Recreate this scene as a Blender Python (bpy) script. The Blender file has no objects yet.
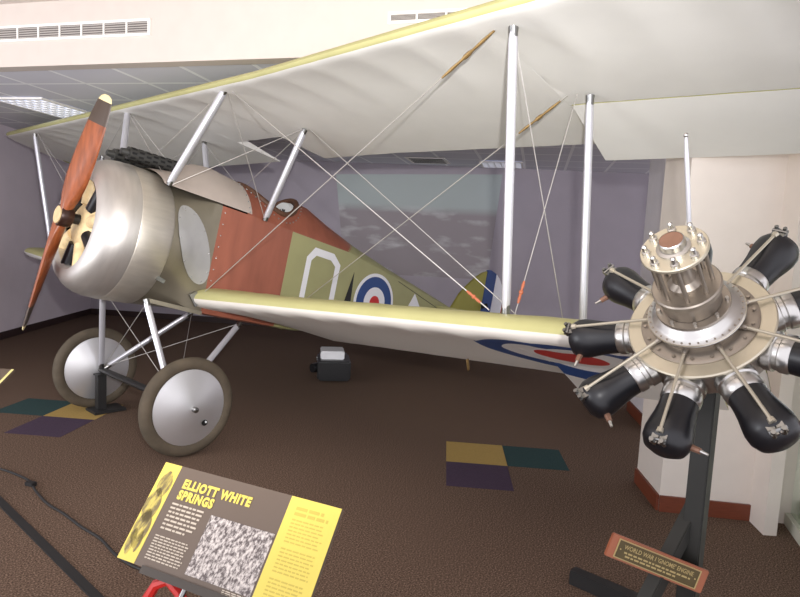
import bpy, math, random
from mathutils import Vector, Matrix
random.seed(5)
D = bpy.data; SC = bpy.context.scene; COL = SC.collection
PI = math.pi
V = Vector

# ---------------------------------------------------------------- camera
CAM = V((-2.1398, -4.6155, 1.5929))
RIGHT = V((0.664887, -0.745183, 0.051263)); UP = V((0.038922, 0.103101, 0.993909)); FWD = V((0.745929, 0.658842, -0.097554))
cd = D.cameras.new('camera'); cam = D.objects.new('camera', cd); COL.objects.link(cam)
cd.sensor_width = 36; cd.lens = 605.034 * 36 / 800; cd.clip_start = 0.05
cam.matrix_world = Matrix((( RIGHT.x, UP.x, -FWD.x, CAM.x), (RIGHT.y, UP.y, -FWD.y, CAM.y), (RIGHT.z, UP.z, -FWD.z, CAM.z), (0, 0, 0, 1)))
SC.camera = cam

# ---------------------------------------------------------------- light
SC.view_settings.view_transform = 'Standard'; SC.view_settings.look = 'None'
SC.view_settings.exposure = 0.0; SC.view_settings.gamma = 1.0
SC.view_settings.use_curve_mapping = False
w = D.worlds.new('hall_light'); SC.world = w; w.use_nodes = True
bg = w.node_tree.nodes['Background']; bg.inputs[0].default_value = (0.95, 0.93, 1.0, 1); bg.inputs[1].default_value = 1.65
def lamp(name, kind, loc, energy, color, size=0.05, aim=None, sy=None):
    l = D.lights.new(name, kind); l.energy = energy; l.color = color
    if kind == 'AREA':
        l.size = size
        if sy: l.shape = 'RECTANGLE'; l.size_y = sy
    else: l.shadow_soft_size = size
    o = D.objects.new(name, l); COL.objects.link(o); o.location = loc
    if aim is not None: o.rotation_euler = (V(aim) - V(loc)).to_track_quat('-Z', 'Y').to_euler()
    return o
FLASH = CAM + UP * 0.26 + RIGHT * 0.10 - FWD * 0.02
fl_ = lamp('camera_flash', 'SPOT', FLASH, 680, (1.0, 0.98, 0.97), 0.03, CAM + FWD*4 + UP*2.2 - RIGHT*1.3)
fl_.data.spot_size = math.radians(116); fl_.data.spot_blend = 1.0
lamp('added_left_fill', 'AREA', (-6.0, 0.6, 1.1), 190, (0.93, 0.96, 1.0), 3.4, (0.5, 3.2, 1.9), 1.8)  # added soft light, no seen source; lifts the left wall, ceiling and wing

# ---------------------------------------------------------------- materials
def lin(c):
    return tuple((x/255/12.92 if x/255 <= 0.04045 else ((x/255+0.055)/1.055)**2.4) for x in c) + (1,)
def mat(name, col, rough=0.6, metal=0.0, var=0.06, scale=8.0, bump=0.0, bscale=60.0, emit=0.0, spec=0.5, stretch=None):
    m = D.materials.new(name); m.use_nodes = True; nt = m.node_tree; b = nt.nodes['Principled BSDF']
    b.inputs['Roughness'].default_value = rough; b.inputs['Metallic'].default_value = metal
    b.inputs['Specular IOR Level'].default_value = spec
    tc = nt.nodes.new('ShaderNodeTexCoord'); src = tc.outputs['Object']
    if stretch:
        mp = nt.nodes.new('ShaderNodeMapping'); mp.inputs['Scale'].default_value = stretch
        nt.links.new(src, mp.inputs['Vector']); src = mp.outputs['Vector']
    n = nt.nodes.new('ShaderNodeTexNoise'); n.inputs['Scale'].default_value = scale; n.inputs['Detail'].default_value = 4
    nt.links.new(src, n.inputs['Vector'])
    r = nt.nodes.new('ShaderNodeValToRGB'); c = lin(col)
    r.color_ramp.elements[0].position = 0.3; r.color_ramp.elements[1].position = 0.7
    r.color_ramp.elements[0].color = tuple(max(0, x*(1-var)) for x in c[:3]) + (1,)
    r.color_ramp.elements[1].color = tuple(min(1, x*(1+var)) for x in c[:3]) + (1,)
    nt.links.new(n.outputs['Fac'], r.inputs['Fac']); nt.links.new(r.outputs['Color'], b.inputs['Base Color'])
    if bump:
        n2 = nt.nodes.new('ShaderNodeTexNoise'); n2.inputs['Scale'].default_value = bscale
        nt.links.new(src, n2.inputs['Vector'])
        bp = nt.nodes.new('ShaderNodeBump'); bp.inputs['Strength'].default_value = bump; bp.inputs['Distance'].default_value = 0.01
        nt.links.new(n2.outputs['Fac'], bp.inputs['Height']); nt.links.new(bp.outputs['Normal'], b.inputs['Normal'])
    if emit:
        nt.links.new(r.outputs['Color'], b.inputs['Emission Color']); b.inputs['Emission Strength'].default_value = emit
    return m
M = {}
M['cream_paint'] = mat('cream_paint', (206, 195, 186), 0.7, var=0.02)
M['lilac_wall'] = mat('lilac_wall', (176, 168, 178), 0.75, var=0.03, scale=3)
M['lilac_lit_left'] = mat('lilac_lit_left', (222, 212, 220), 0.75, var=0.03, scale=3)  # lilac wall colour lightened to stand in for more light on the left
M['pillar_paint'] = mat('pillar_paint', (222, 212, 202), 0.7, var=0.02)
M['grey_wall'] = mat('grey_wall', (226, 220, 224), 0.7, var=0.03)
M['baseboard'] = mat('baseboard', (112, 56, 36), 0.45, var=0.15, stretch=(2, 2, 20))
M['dark_base'] = mat('dark_base', (52, 34, 32), 0.6)
M['linen'] = mat('linen', (222, 220, 214), 0.62, var=0.02, scale=5, bump=0.05, bscale=300)
M['khaki'] = mat('khaki', (178, 174, 120), 0.5, var=0.05, scale=5)
M['khaki_side'] = mat('khaki_side', (158, 156, 110), 0.5, var=0.04, scale=5)
M['olive_fin'] = mat('olive_fin', (150, 144, 58), 0.5, var=0.06)
M['ply_red'] = mat('ply_red', (150, 88, 68), 0.45, var=0.14, scale=4, stretch=(2.5, 2.5, 0.6))
M['aluminium'] = mat('aluminium', (208, 204, 198), 0.42, 0.85, var=0.05, scale=6, stretch=(6, 1, 1))
M['aluminium_dull'] = mat('aluminium_dull', (204, 198, 186), 0.46, 0.8, var=0.06, scale=6, stretch=(1, 1, 6))
M['aluminium_dark'] = mat('aluminium_dark', (150, 143, 126), 0.44, 0.8, var=0.08, scale=5)
M['hump_metal'] = mat('hump_metal', (190, 178, 168), 0.5, 0.2, var=0.04)
M['access_panel'] = mat('access_panel', (196, 196, 194), 0.5, 0.7, var=0.05)
M['strut_silver'] = mat('strut_silver', (214, 214, 220), 0.35, 0.55, var=0.04)
M['steel'] = mat('steel', (140, 140, 138), 0.3, 1.0, var=0.06)
M['wire_steel'] = mat('wire_steel', (196, 192, 186), 0.4, 0.6, var=0.05)
M['brass'] = mat('brass', (138, 112, 70), 0.4, 0.6, var=0.15, scale=30)
M['red_tag'] = mat('red_tag', (178, 100, 68), 0.5)
M['rubber'] = mat('rubber', (84, 74, 60), 0.8, var=0.2, scale=10)
M['spun_alu'] = mat('spun_alu', (226, 226, 228), 0.42, 0.85, var=0.05, scale=3)
M['black_paint'] = mat('black_paint', (22, 22, 24), 0.35)
M['black_matt'] = mat('black_matt', (30, 29, 30), 0.7)
M['gun_black'] = mat('gun_black', (62, 62, 60), 0.5, 0.3)
M['hole_black'] = mat('hole_black', (10, 10, 10), 0.8)
M['prop_wood'] = mat('prop_wood', (142, 76, 42), 0.28, var=0.28, scale=5, stretch=(8, 8, 1))
M['prop_tip'] = mat('prop_tip', (72, 58, 48), 0.4)
M['prop_end'] = mat('prop_end', (238, 220, 168), 0.5)
M['prop_back'] = mat('prop_back', (120, 104, 48), 0.5)
M['hub_dark'] = mat('hub_dark', (58, 36, 28), 0.35, 0.3)
M['wood_pale'] = mat('wood_pale', (222, 196, 148), 0.5, var=0.15, scale=20)
M['leather'] = mat('leather', (92, 62, 44), 0.55, var=0.25, scale=30, bump=0.3)
M['cockpit_dark'] = mat('cockpit_dark', (40, 28, 24), 0.8)
M['white'] = mat('white', (236, 240, 240), 0.5, var=0.01)
M['roundel_white'] = mat('roundel_white', (232, 232, 236), 0.5, var=0.01)
M['roundel_blue'] = mat('roundel_blue', (34, 68, 128), 0.5)
M['roundel_red'] = mat('roundel_red', (200, 40, 40), 0.5)
M['black_mark'] = mat('black_mark', (16, 16, 18), 0.5)
M['engine_black'] = mat('engine_black', (20, 20, 24), 0.36, 0.0, var=0.1, spec=0.5)
M['engine_cream'] = mat('engine_cream', (200, 192, 172), 0.38, 0.8, var=0.04, scale=10)
M['engine_grey'] = mat('engine_grey', (158, 149, 138), 0.38, 0.85, var=0.08, scale=14)
M['engine_silver'] = mat('engine_silver', (196, 194, 190), 0.28, 0.95, var=0.05, scale=10)
M['copper'] = mat('copper', (134, 100, 82), 0.5, 0.4, var=0.1, scale=30)
M['rod_cream'] = mat('rod_cream', (186, 178, 160), 0.35, 0.6)
M['stand_green'] = mat('stand_green', (38, 38, 34), 0.5, var=0.12)
M['stand_black'] = mat('stand_black', (34, 33, 33), 0.5, var=0.1)
M['plaque_wood'] = mat('plaque_wood', (150, 86, 56), 0.4, var=0.15, scale=12)
M['plaque_brass'] = mat('plaque_brass', (84, 72, 44), 0.35, 0.5, var=0.12, scale=20)
M['plaque_text'] = mat('plaque_text', (170, 150, 100), 0.4, 0.3)
M['sign_grey'] = mat('sign_grey', (96, 82, 70), 0.45, var=0.02)
M['sign_yellow'] = mat('sign_yellow', (214, 194, 88), 0.5, var=0.02)
M['sign_cream'] = mat('sign_cream', (222, 212, 140), 0.5)
M['sign_text'] = mat('sign_text', (188, 176, 158), 0.5)
M['sign_text_dim'] = mat('sign_text_dim', (188, 168, 72), 0.5)
M['sign_edge'] = mat('sign_edge', (60, 52, 44), 0.5)
M['red_clamp'] = mat('red_clamp', (190, 38, 32), 0.35)
M['cord'] = mat('cord', (28, 26, 26), 0.6)
M['projector_white'] = mat('projector_white', (226, 226, 228), 0.5)
M['frame_alu'] = mat('frame_alu', (206, 204, 190), 0.5, 0.1)
M['case_white'] = mat('case_white', (232, 230, 214), 0.6)
M['tile_yellow'] = mat('tile_yellow', (166, 138, 74), 0.95, var=0.15, scale=150, bump=0.4, bscale=250)
M['tile_purple'] = mat('tile_purple', (62, 44, 66), 0.95, var=0.2, scale=150, bump=0.4, bscale=250)
M['tile_teal'] = mat('tile_teal', (26, 58, 58), 0.95, var=0.2, scale=150, bump=0.4, bscale=250)
M['vent_white'] = mat('vent_white', (244, 240, 234), 0.5, var=0.01)
M['vent_dark'] = mat('vent_dark', (90, 84, 80), 0.7)
M['vent_grey'] = mat('vent_grey', (170, 164, 158), 0.5)
M['lens_glow'] = mat('lens_glow', (200, 210, 240), 0.4, emit=0.8)
def nodes_of(name):
    m = D.materials.new(name); m.use_nodes = True; nt = m.node_tree
    return m, nt, nt.nodes['Principled BSDF']
# carpet
m, nt, b = nodes_of('carpet'); M['carpet'] = m
b.inputs['Roughness'].default_value = 0.95; b.inputs['Specular IOR Level'].default_value = 0.1
tc = nt.nodes.new('ShaderNodeTexCoord')
n1 = nt.nodes.new('ShaderNodeTexNoise'); n1.inputs['Scale'].default_value = 130; n1.inputs['Detail'].default_value = 3
n2 = nt.nodes.new('ShaderNodeTexNoise'); n2.inputs['Scale'].default_value = 3
r = nt.nodes.new('ShaderNodeValToRGB'); e = r.color_ramp.elements
e[0].position = 0.32; e[0].color = lin((62, 49, 42)); e[1].position = 0.68; e[1].color = lin((138, 116, 100))
x = e.new(0.5); x.color = lin((100, 82, 70))
nt.links.new(tc.outputs['Object'], n1.inputs['Vector']); nt.links.new(tc.outputs['Object'], n2.inputs['Vector'])
nt.links.new(n1.outputs['Fac'], r.inputs['Fac']); nt.links.new(r.outputs['Color'], b.inputs['Base Color'])
bp = nt.nodes.new('ShaderNodeBump'); bp.inputs['Strength'].default_value = 0.35; bp.inputs['Distance'].default_value = 0.006
nt.links.new(n1.outputs['Fac'], bp.inputs['Height']); nt.links.new(bp.outputs['Normal'], b.inputs['Normal'])
# ceiling tiles with a white grid
m, nt, b = nodes_of('ceiling_tile'); M['ceiling_tile'] = m
b.inputs['Roughness'].default_value = 0.85
tc = nt.nodes.new('ShaderNodeTexCoord'); mp = nt.nodes.new('ShaderNodeMapping')
CEIL_ANG = math.radians(-61)
mp.vector_type = 'TEXTURE'; mp.inputs['Rotation'].default_value = (0, 0, CEIL_ANG); mp.inputs['Location'].default_value = (-.035 - .485*.32, -.017 + .875*.32, 0)
br = nt.nodes.new('ShaderNodeTexBrick'); br.offset = 0.0; br.inputs['Scale'].default_value = 1.0
br.inputs['Brick Width'].default_value = 0.61; br.inputs['Row Height'].default_value = 0.61; br.inputs['Mortar Size'].default_value = 0.02
br.inputs['Color1'].default_value = lin((222, 222, 230)); br.inputs['Color2'].default_value = lin((218, 218, 227)); br.inputs['Mortar'].default_value = lin((252, 253, 255))
nt.links.new(tc.outputs['Object'], mp.inputs['Vector']); nt.links.new(mp.outputs['Vector'], br.inputs['Vector']); nt.links.new(br.outputs['Color'], b.inputs['Base Color'])
# linen with the underside roundel (paint on the fabric)
def roundel_linen(name, cx, cy, R):
    m, nt, b = nodes_of(name)
    b.inputs['Roughness'].default_value = 0.6
    tc = nt.nodes.new('ShaderNodeTexCoord'); sp = nt.nodes.new('ShaderNodeSeparateXYZ'); nt.links.new(tc.outputs['Object'], sp.inputs[0])
    def mth(op, a, bb):
        q = nt.nodes.new('ShaderNodeMath'); q.operation = op
        for i, v in enumerate((a, bb)):
            if isinstance(v, (int, float)): q.inputs[i].default_value = v
            else: nt.links.new(v, q.inputs[i])
        return q.outputs[0]
    dx = mth('SUBTRACT', sp.outputs[0], cx); dy = mth('SUBTRACT', sp.outputs[1], cy)
    rr = mth('SQRT', mth('ADD', mth('MULTIPLY', dx, dx), mth('MULTIPLY', dy, dy)), 0)
    f = mth('DIVIDE', rr, R * 1.25)
    cr = nt.nodes.new('ShaderNodeValToRGB'); cr.color_ramp.interpolation = 'CONSTANT'; e = cr.color_ramp.elements
    e[0].position = 0; e[0].color = lin((196, 52, 44)); e[1].position = 0.30; e[1].color = lin((226, 222, 216))
    x = e.new(0.56); x.color = lin((40, 70, 124)); x = e.new(0.8); x.color = lin((222, 216, 206))
    nt.links.new(f, cr.inputs['Fac']); nt.links.new(cr.outputs['Color'], b.inputs['Base Color'])
    return m
# glass
m, nt, b = nodes_of('glass'); M['glass'] = m
b.inputs['Transmission Weight'].default_value = 1.0; b.inputs['Roughness'].default_value = 0.02; b.inputs['Base Color'].default_value = (0.86, 0.95, 0.9, 1); b.inputs['IOR'].default_value = 1.1
# projected picture (light from the projector)
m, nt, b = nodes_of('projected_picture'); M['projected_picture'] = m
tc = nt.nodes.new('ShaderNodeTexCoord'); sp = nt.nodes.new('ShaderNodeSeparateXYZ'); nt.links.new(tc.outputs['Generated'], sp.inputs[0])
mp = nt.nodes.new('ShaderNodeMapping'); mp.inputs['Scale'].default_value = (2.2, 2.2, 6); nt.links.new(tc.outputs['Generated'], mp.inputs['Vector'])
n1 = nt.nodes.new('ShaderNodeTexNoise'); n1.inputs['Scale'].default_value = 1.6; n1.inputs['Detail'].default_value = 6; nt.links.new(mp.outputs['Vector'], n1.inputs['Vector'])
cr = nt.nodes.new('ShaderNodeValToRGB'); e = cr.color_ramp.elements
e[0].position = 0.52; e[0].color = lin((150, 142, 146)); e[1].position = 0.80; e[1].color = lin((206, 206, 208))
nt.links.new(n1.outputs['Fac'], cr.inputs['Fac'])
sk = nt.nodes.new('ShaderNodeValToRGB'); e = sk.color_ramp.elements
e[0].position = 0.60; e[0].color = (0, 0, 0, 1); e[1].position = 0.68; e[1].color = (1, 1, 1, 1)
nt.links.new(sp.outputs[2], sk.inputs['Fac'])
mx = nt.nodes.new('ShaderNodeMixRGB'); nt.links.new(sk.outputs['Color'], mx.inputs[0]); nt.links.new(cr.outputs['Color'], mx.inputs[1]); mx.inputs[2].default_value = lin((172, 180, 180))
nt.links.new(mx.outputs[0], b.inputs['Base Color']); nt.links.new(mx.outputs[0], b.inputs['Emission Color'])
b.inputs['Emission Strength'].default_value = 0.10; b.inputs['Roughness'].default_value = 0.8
# printed photographs on the signs
def print_mat(name, dark, light, scale, stretch):
    m, nt, b = nodes_of(name); b.inputs['Roughness'].default_value = 0.5
    tc = nt.nodes.new('ShaderNodeTexCoord'); mp = nt.nodes.new('ShaderNodeMapping'); mp.inputs['Scale'].default_value = stretch
    nt.links.new(tc.outputs['Generated'], mp.inputs['Vector'])
    n1 = nt.nodes.new('ShaderNodeTexNoise'); n1.inputs['Scale'].default_value = scale; n1.inputs['Detail'].default_value = 5; n1.inputs['Roughness'].default_value = 0.7
    nt.links.new(mp.outputs['Vector'], n1.inputs['Vector'])
    cr = nt.nodes.new('ShaderNodeValToRGB'); e = cr.color_ramp.elements
    e[0].position = 0.42; e[0].color = lin(dark); e[1].position = 0.6; e[1].color = lin(light)
    nt.links.new(n1.outputs['Fac'], cr.inputs['Fac']); nt.links.new(cr.outputs['Color'], b.inputs['Base Color'])
    return m
M['crowd_photo'] = print_mat('crowd_photo', (84, 74, 72), (204, 195, 188), 11, (1.0, 2.4, 0.8))
M['pilot_photo'] = print_mat('pilot_photo', (112, 98, 62), (190, 172, 84), 3, (1, 1.5, 1))

# ---------------------------------------------------------------- mesh helpers
class MB:
    def __init__(s, tf=None): s.v = []; s.f = []; s.m = []; s.sm = []; s.tf = tf or (lambda p: V(p)); s.mi = 0
    def av(s, p): s.v.append(s.tf(p)); return len(s.v) - 1
    def af(s, idx, smooth=True): s.f.append(tuple(idx)); s.m.append(s.mi); s.sm.append(smooth)
    def box(s, c, size, ax=None):
        ax = ax or (V((1, 0, 0)), V((0, 1, 0)), V((0, 0, 1)))
        c = V(c); b = len(s.v)
        for i in (-1, 1):
            for j in (-1, 1):
                for k in (-1, 1): s.av(c + ax[0]*(i*size[0]/2) + ax[1]*(j*size[1]/2) + ax[2]*(k*size[2]/2))
        for q in ((0, 1, 3, 2), (4, 6, 7, 5), (0, 4, 5, 1), (2, 3, 7, 6), (0, 2, 6, 4), (1, 5, 7, 3)): s.af([b+i for i in q], False)
        return s
    def beam(s, p, q, w, h, up=(0, 0, 1)):
        p, q = V(p), V(q); d = (q-p); L = d.length; d.normalize(); a = d.cross(V(up)).normalized(); c = a.cross(d)
        return s.box((p+q)/2, (L, w, h), (d, a, c))
    def quad(s, pts):
        s.af([s.av(p) for p in pts], False); return s
    def poly(s, pts, th=None):
        n = len(pts); b = [s.av(p) for p in pts]; s.af(b, False)
        if th is not None:
            t = V(th); c = [s.av(V(p) + t) for p in pts]; s.af(c[::-1], False)
            for i in range(n): s.af((b[i], c[i], c[(i+1) % n], b[(i+1) % n]), False)
        return s
    def lathe(s, prof, o=(0, 0, 0), ax=(0, 0, 1), n=32, smooth=True, closed=False):
        o = V(o); ax = V(ax).normalized(); t = V((1, 0, 0)) if abs(ax.x) < .9 else V((0, 1, 0))
        u = ax.cross(t).normalized(); w_ = ax.cross(u); rings = []
        for r_, z in prof:
            if r_ < 1e-6: rings.append([s.av(o + ax*z)])
            else: rings.append([s.av(o + ax*z + (u*math.cos(2*PI*i/n) + w_*math.sin(2*PI*i/n))*r_) for i in range(n)])
        pr = list(zip(rings, rings[1:])) + ([(rings[-1], rings[0])] if closed else [])
        for a, b in pr:
            for i in range(n):
                j = (i+1) % n
                if len(a) == 1 and len(b) == 1: continue
                if len(a) == 1: s.af((a[0], b[i], b[j]), smooth)
                elif len(b) == 1: s.af((a[i], b[0], a[j]), smooth)
                else: s.af((a[i], b[i], b[j], a[j]), smooth)
        return s
    def cyl(s, p, q, r0, r1=None, n=14):
        p, q = V(p), V(q); r1 = r0 if r1 is None else r1; L = (q-p).length
        return s.lathe([(0, 0), (r0, 0), (r0, 0), (r1, L), (r1, L), (0, L)], p, q-p, n)
    def ball(s, c, r, n=12):
        return s.lathe([(r*math.sin(PI*i/8), -r*math.cos(PI*i/8)) for i in range(9)], c, (0, 0, 1), n)
    def tube(s, pts, r, n=8, closed=False):
        pts = [V(p) for p in pts]; N = len(pts); rings = []
        for i, p in enumerate(pts):
            a = pts[(i-1) % N] if (i or closed) else p; b = pts[(i+1) % N] if (i < N-1 or closed) else p
            d = (b-a).normalized(); t = V((0, 0, 1)) if abs(d.z) < .9 else V((1, 0, 0))
            u = d.cross(t).normalized(); w_ = d.cross(u)
            rings.append([s.av(p + (u*math.cos(2*PI*k/n) + w_*math.sin(2*PI*k/n))*r) for k in range(n)])
        for i in range(N if closed else N-1):
            a, b = rings[i], rings[(i+1) % N]
            for k in range(n): s.af((a[k], b[k], b[(k+1) % n], a[(k+1) % n]))
        if not closed: s.af(rings[0][::-1]); s.af(rings[-1])
        return s
    def strut(s, p, q, chord, thick, cdir, n=12):
        # streamlined section
        p, q = V(p), V(q); d = (q-p).normalized(); c = V(cdir); c = (c - d*c.dot(d)).normalized(); t = d.cross(c); rings = []
        for o, k in ((p, .75), (p.lerp(q, .06), 1), (p.lerp(q, .94), 1), (q, .75)):
            rings.append([s.av(o + c*(math.cos(2*PI*i/n)*chord/2*k) + t*(math.sin(2*PI*i/n)*thick/2*k)) for i in range(n)])
        for a, b in zip(rings, rings[1:]):
            for i in range(n): s.af((a[i], b[i], b[(i+1) % n], a[(i+1) % n]))
        s.af(rings[0][::-1]); s.af(rings[-1]); return s
    def build(s, name, mats, parent=None, bevel=0.0):
        me = D.meshes.new(name); me.from_pydata([tuple(p) for p in s.v], [], s.f)
        if not isinstance(mats, (list, tuple)): mats = [mats]
        for m in mats: me.materials.append(M[m] if isinstance(m, str) else m)
        me.polygons.foreach_set('material_index', s.m); me.polygons.foreach_set('use_smooth', s.sm)
        me.update(); me.validate()
        import bmesh
        bm = bmesh.new(); bm.from_mesh(me); bmesh.ops.recalc_face_normals(bm, faces=bm.faces)
        if bevel: bmesh.ops.bevel(bm, geom=[e for e in bm.edges if len(e.link_faces) == 2 and e.calc_face_angle() > .6], offset=bevel, segments=2, affect='EDGES')
        for e in bm.edges:
            if len(e.link_faces) == 2 and e.calc_face_angle() > math.radians(38): e.smooth = False
        bm.to_mesh(me); bm.free()
        o = D.objects.new(name, me); COL.objects.link(o)
        if parent: o.parent = parent
        return o
def tag(o, label=None, cat=None, group=None, kind=None):
    if label: o['label'] = label
    if cat: o['category'] = cat
    if group: o['group'] = group
    if kind: o['kind'] = kind
    return o
def empty(name, loc=(0, 0, 0), rot=None):
    o = D.objects.new(name, None); COL.objects.link(o); o.location = loc; o.empty_display_size = .1
    if rot is not None: o.rotation_euler = rot
    return o
def struct(name, mb, m, label=None, parent=None):
    o = mb.build(name, m, parent); o['kind'] = 'structure'
    if label: o['label'] = label
    return o
def copy_tree(o, parent=None):
    c = o.copy(); COL.objects.link(c)
    if parent: c.parent = parent
    for ch in list(o.children): copy_tree(ch, c)
    return c
def text_mesh(name, body, size, origin, u, up, nrm, m, parent, bold=0.0, xs=1.0, align='LEFT'):
    cu = D.curves.new(name, 'FONT'); cu.body = body; cu.size = size; cu.offset = bold; cu.extrude = 0.0004; cu.align_x = align; cu.space_character = 1.0 + bold*80; cu.resolution_u = 3
    t = D.objects.new(name, cu); COL.objects.link(t)
    bpy.context.view_layer.update()
    me = D.meshes.new_from_object(t.evaluated_get(bpy.context.evaluated_depsgraph_get()))
    D.objects.remove(t); D.curves.remove(cu)
    u, up, nrm, origin = V(u), V(up), V(nrm), V(origin)
    for vv in me.vertices: vv.co = origin + u*(vv.co.x*xs) + up*vv.co.y + nrm*(vv.co.z + .0008)
    me.materials.clear(); me.materials.append(M[m]); me.name = name
    o = D.objects.new(name, me); COL.objects.link(o); o.parent = parent
    return o

# ---------------------------------------------------------------- room
def flat(name, pts, m, label=None, th=None):
    return struct(name, MB().poly([V(p) for p in pts], th), m, label)
fw = V((FWD.x, FWD.y, 0)).normalized(); rw = V((fw.y, -fw.x, 0)); fo = V((CAM.x, CAM.y, 0)) + fw*.5
flat('floor', [fo - rw*6, fo + rw*6, fo + rw*9 + fw*13, fo - rw*9 + fw*13], 'carpet', 'brown flecked carpet floor', (0, 0, -.1))
BL = V((.4388, -.8986, 0)); BN = V((.8986, .4388, 0)); B0 = BN * -0.0388        # bulkhead line and its normal (away from camera)
p0 = B0 - BL*6.5; p1 = B0 + BL*7.5
zc = V((0, 0, 2.8)); zh = V((0, 0, 3.27))
flat('ceiling', [p0 + BN*.125 + zc, p1 + BN*.125 + zc, p1 + BN*7.6 + zc, p0 + BN*7.6 + zc], 'ceiling_tile', 'grey suspended ceiling with white grid over the hall', (0, 0, .05))
flat('ceiling_front', [p0 + zh, p1 + zh, p1 - BN*4 + zh, p0 - BN*4 + zh], 'cream_paint', 'cream ceiling in front of the bulkhead', (0, 0, .05))
flat('wall_bulkhead', [p0 + V((0, 0, 2.79)), p1 + V((0, 0, 2.79)), p1 + V((0, 0, 3.4)), p0 + V((0, 0, 3.4))], 'cream_paint', 'cream bulkhead above the aeroplane with grilles', BN*.12)
LW = V((.70, .714, 0)); LN = V((-LW.y, LW.x, 0)); L0 = V((.28, 4.52, 0))
def wall(name, a, b, z0, z1, nrm, th, m, label=None):
    a, b = V(a), V(b)
    return flat(name, [a + V((0, 0, z0)), b + V((0, 0, z0)), b + V((0, 0, z1)), a + V((0, 0, z1))], m, label, V(nrm)*th)
WN = V((.819, .574, 0)); WU = V((.574, -.819, 0))
tc_ = (5.5 - WN.dot(L0)) / WN.dot(LW); corner = L0 + LW*tc_
wall('wall_left', L0 - LW*3.2, corner + LW*.1, 0, 2.8, LN, .1, 'lilac_lit_left', 'lilac grey wall beyond the propeller')
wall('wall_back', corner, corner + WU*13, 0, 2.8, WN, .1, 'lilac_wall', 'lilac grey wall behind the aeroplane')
wall('baseboard_left', L0 - LW*3.2 - LN*.015, corner - LN*.015, 0, .1, LN, .014, 'dark_base')
wall('baseboard_back', corner - WN*.015, corner + WU*12.9 - WN*.015, 0, .1, WN, .014, 'dark_base')
# seams of the movable wall panels
def wall_at(t): return corner + WU*t
for i, t in enumerate((8.0, 9.0)):
    pass
# grey wall stub and cream pillar on the right
PV = V((.82, .572, 0)); PU = V((.57, -.82, 0))
a = V((3.30, -2.83, 0)); b_ = V((3.88, -2.43, 0))
wall('wall_stub', a, b_, 0, 2.8, V((.57, -.82, 0)), .5, 'grey_wall', 'grey end of a partition wall behind the pillar')
nn = V((-.57, .82, 0))
wall('baseboard_stub', a + nn*.015, b_ + nn*.015, 0, .11, -nn, .014, 'baseboard')
pc = V((1.68, -3.469, 0)); pl = V((2.04, -3.199, 0)); pr = V((1.99, -3.937, 0))
ext = PU * .8
flat('wall_pillar', [pc, pl, pl + PU*.8, pr + PU*.25], 'pillar_paint', 'cream corner pillar behind the rotary engine', (0, 0, 2.8))
o1 = (pc - pl).normalized(); out1 = V((-o1.y, o1.x, 0)); out1 = out1 if out1.dot(CAM - pc) > 0 else -out1
o2 = (pr - pc).normalized(); out2 = V((o2.y, -o2.x, 0)); out2 = out2 if out2.dot(CAM - pc) > 0 else -out2
wall('baseboard_pillar', pc + out1*.016, pl + out1*.016, 0, .1, -out1, .015, 'baseboard')
wall('baseboard_front', pc + out2*.016, pr + out2*.016, 0, .1, -out2, .015, 'baseboard')
# door post and glass case at the right edge
q1 = V((1.812, -4.016, 0)); qd = V((.62, -.785, 0)); qb = V((.82, .572, 0))
flat('trim_1', [q1, q1 + qd*.075, q1 + qd*.075 + qb*.26, q1 + qb*.22], 'pillar_paint', 'cream door post beside the pillar', (0, 0, 2.8))
gd = V((-.91, -.41, 0)).normalized(); gn = V((.41, -.91, 0)).normalized(); g0 = V((2.118, -4.059, 0))
case = empty('display_case', g0); tag(case, 'glass display case with white frame at the right edge', 'display case')
def cpt(t, n, z): return gd*t + gn*n + V((0, 0, z))
MB().beam(cpt(0, .03, .035), cpt(1.3, .03, .035), .06, .07).build('sill', 'frame_alu', case)
MB().beam(cpt(.0, .03, .0), cpt(.0, .03, 2.1), .035, .05, up=gn).build('frame_post', 'frame_alu', case)
MB().poly([cpt(.02, .03, .07), cpt(1.3, .03, .07), cpt(1.3, .03, 2.1), cpt(.02, .03, 2.1)], gn*.006).build('glass_pane', 'glass', case)
MB().poly([cpt(.0, .08, .0), cpt(1.3, .08, 0), cpt(1.3, .75, 0), cpt(.0, .75, 0)], (0, 0, .16)).build('case_floor', 'case_white', case)
MB().poly([cpt(.0, .76, .0), cpt(1.3, .76, 0), cpt(1.3, .76, 2.1), cpt(.0, .76, 2.1)], gn*.03).build('back_panel', 'case_white', case)
# carpet tiles
def ctile(o, u, v, i, j, m, label):
    c = o + u*(i+.5) + v*(j+.5)
    e_ = V((0, 0, .0004)); L = u.length
    h_u, h_v = u*.497, v*.497
    t = MB().poly([-h_u - h_v + e_, h_u - h_v + e_, h_u + h_v + e_, -h_u + h_v + e_], (0, 0, .0012)).build('carpet_tile', m)
    t.location = c; tag(t, label, 'carpet tile', 'coloured carpet tiles'); return t
th = -.9208; ts = .444
tu = V((math.cos(th), math.sin(th), 0))*ts; tv = V((-math.sin(th), math.cos(th), 0))*ts
TA = V((-.7757, .4723, 0)); TB = V((.9734, -2.3514, 0))
ctile(TA, tu, tv, 0, 0, 'tile_purple', 'purple carpet tile in front of the far wheel')
ctile(TA, tu, tv, 0, 1, 'tile_yellow', 'yellow carpet tile touching the far wheel')
ctile(TA, tu, tv, -1, 1, 'tile_teal', 'teal carpet tile left of the yellow one by the far wheel')
ctile(TB, tu, tv, 0, 0, 'tile_purple', 'purple carpet tile under the lower wing')
ctile(TB, tu, tv, 0, 1, 'tile_yellow', 'yellow carpet tile under the lower wing')
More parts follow.
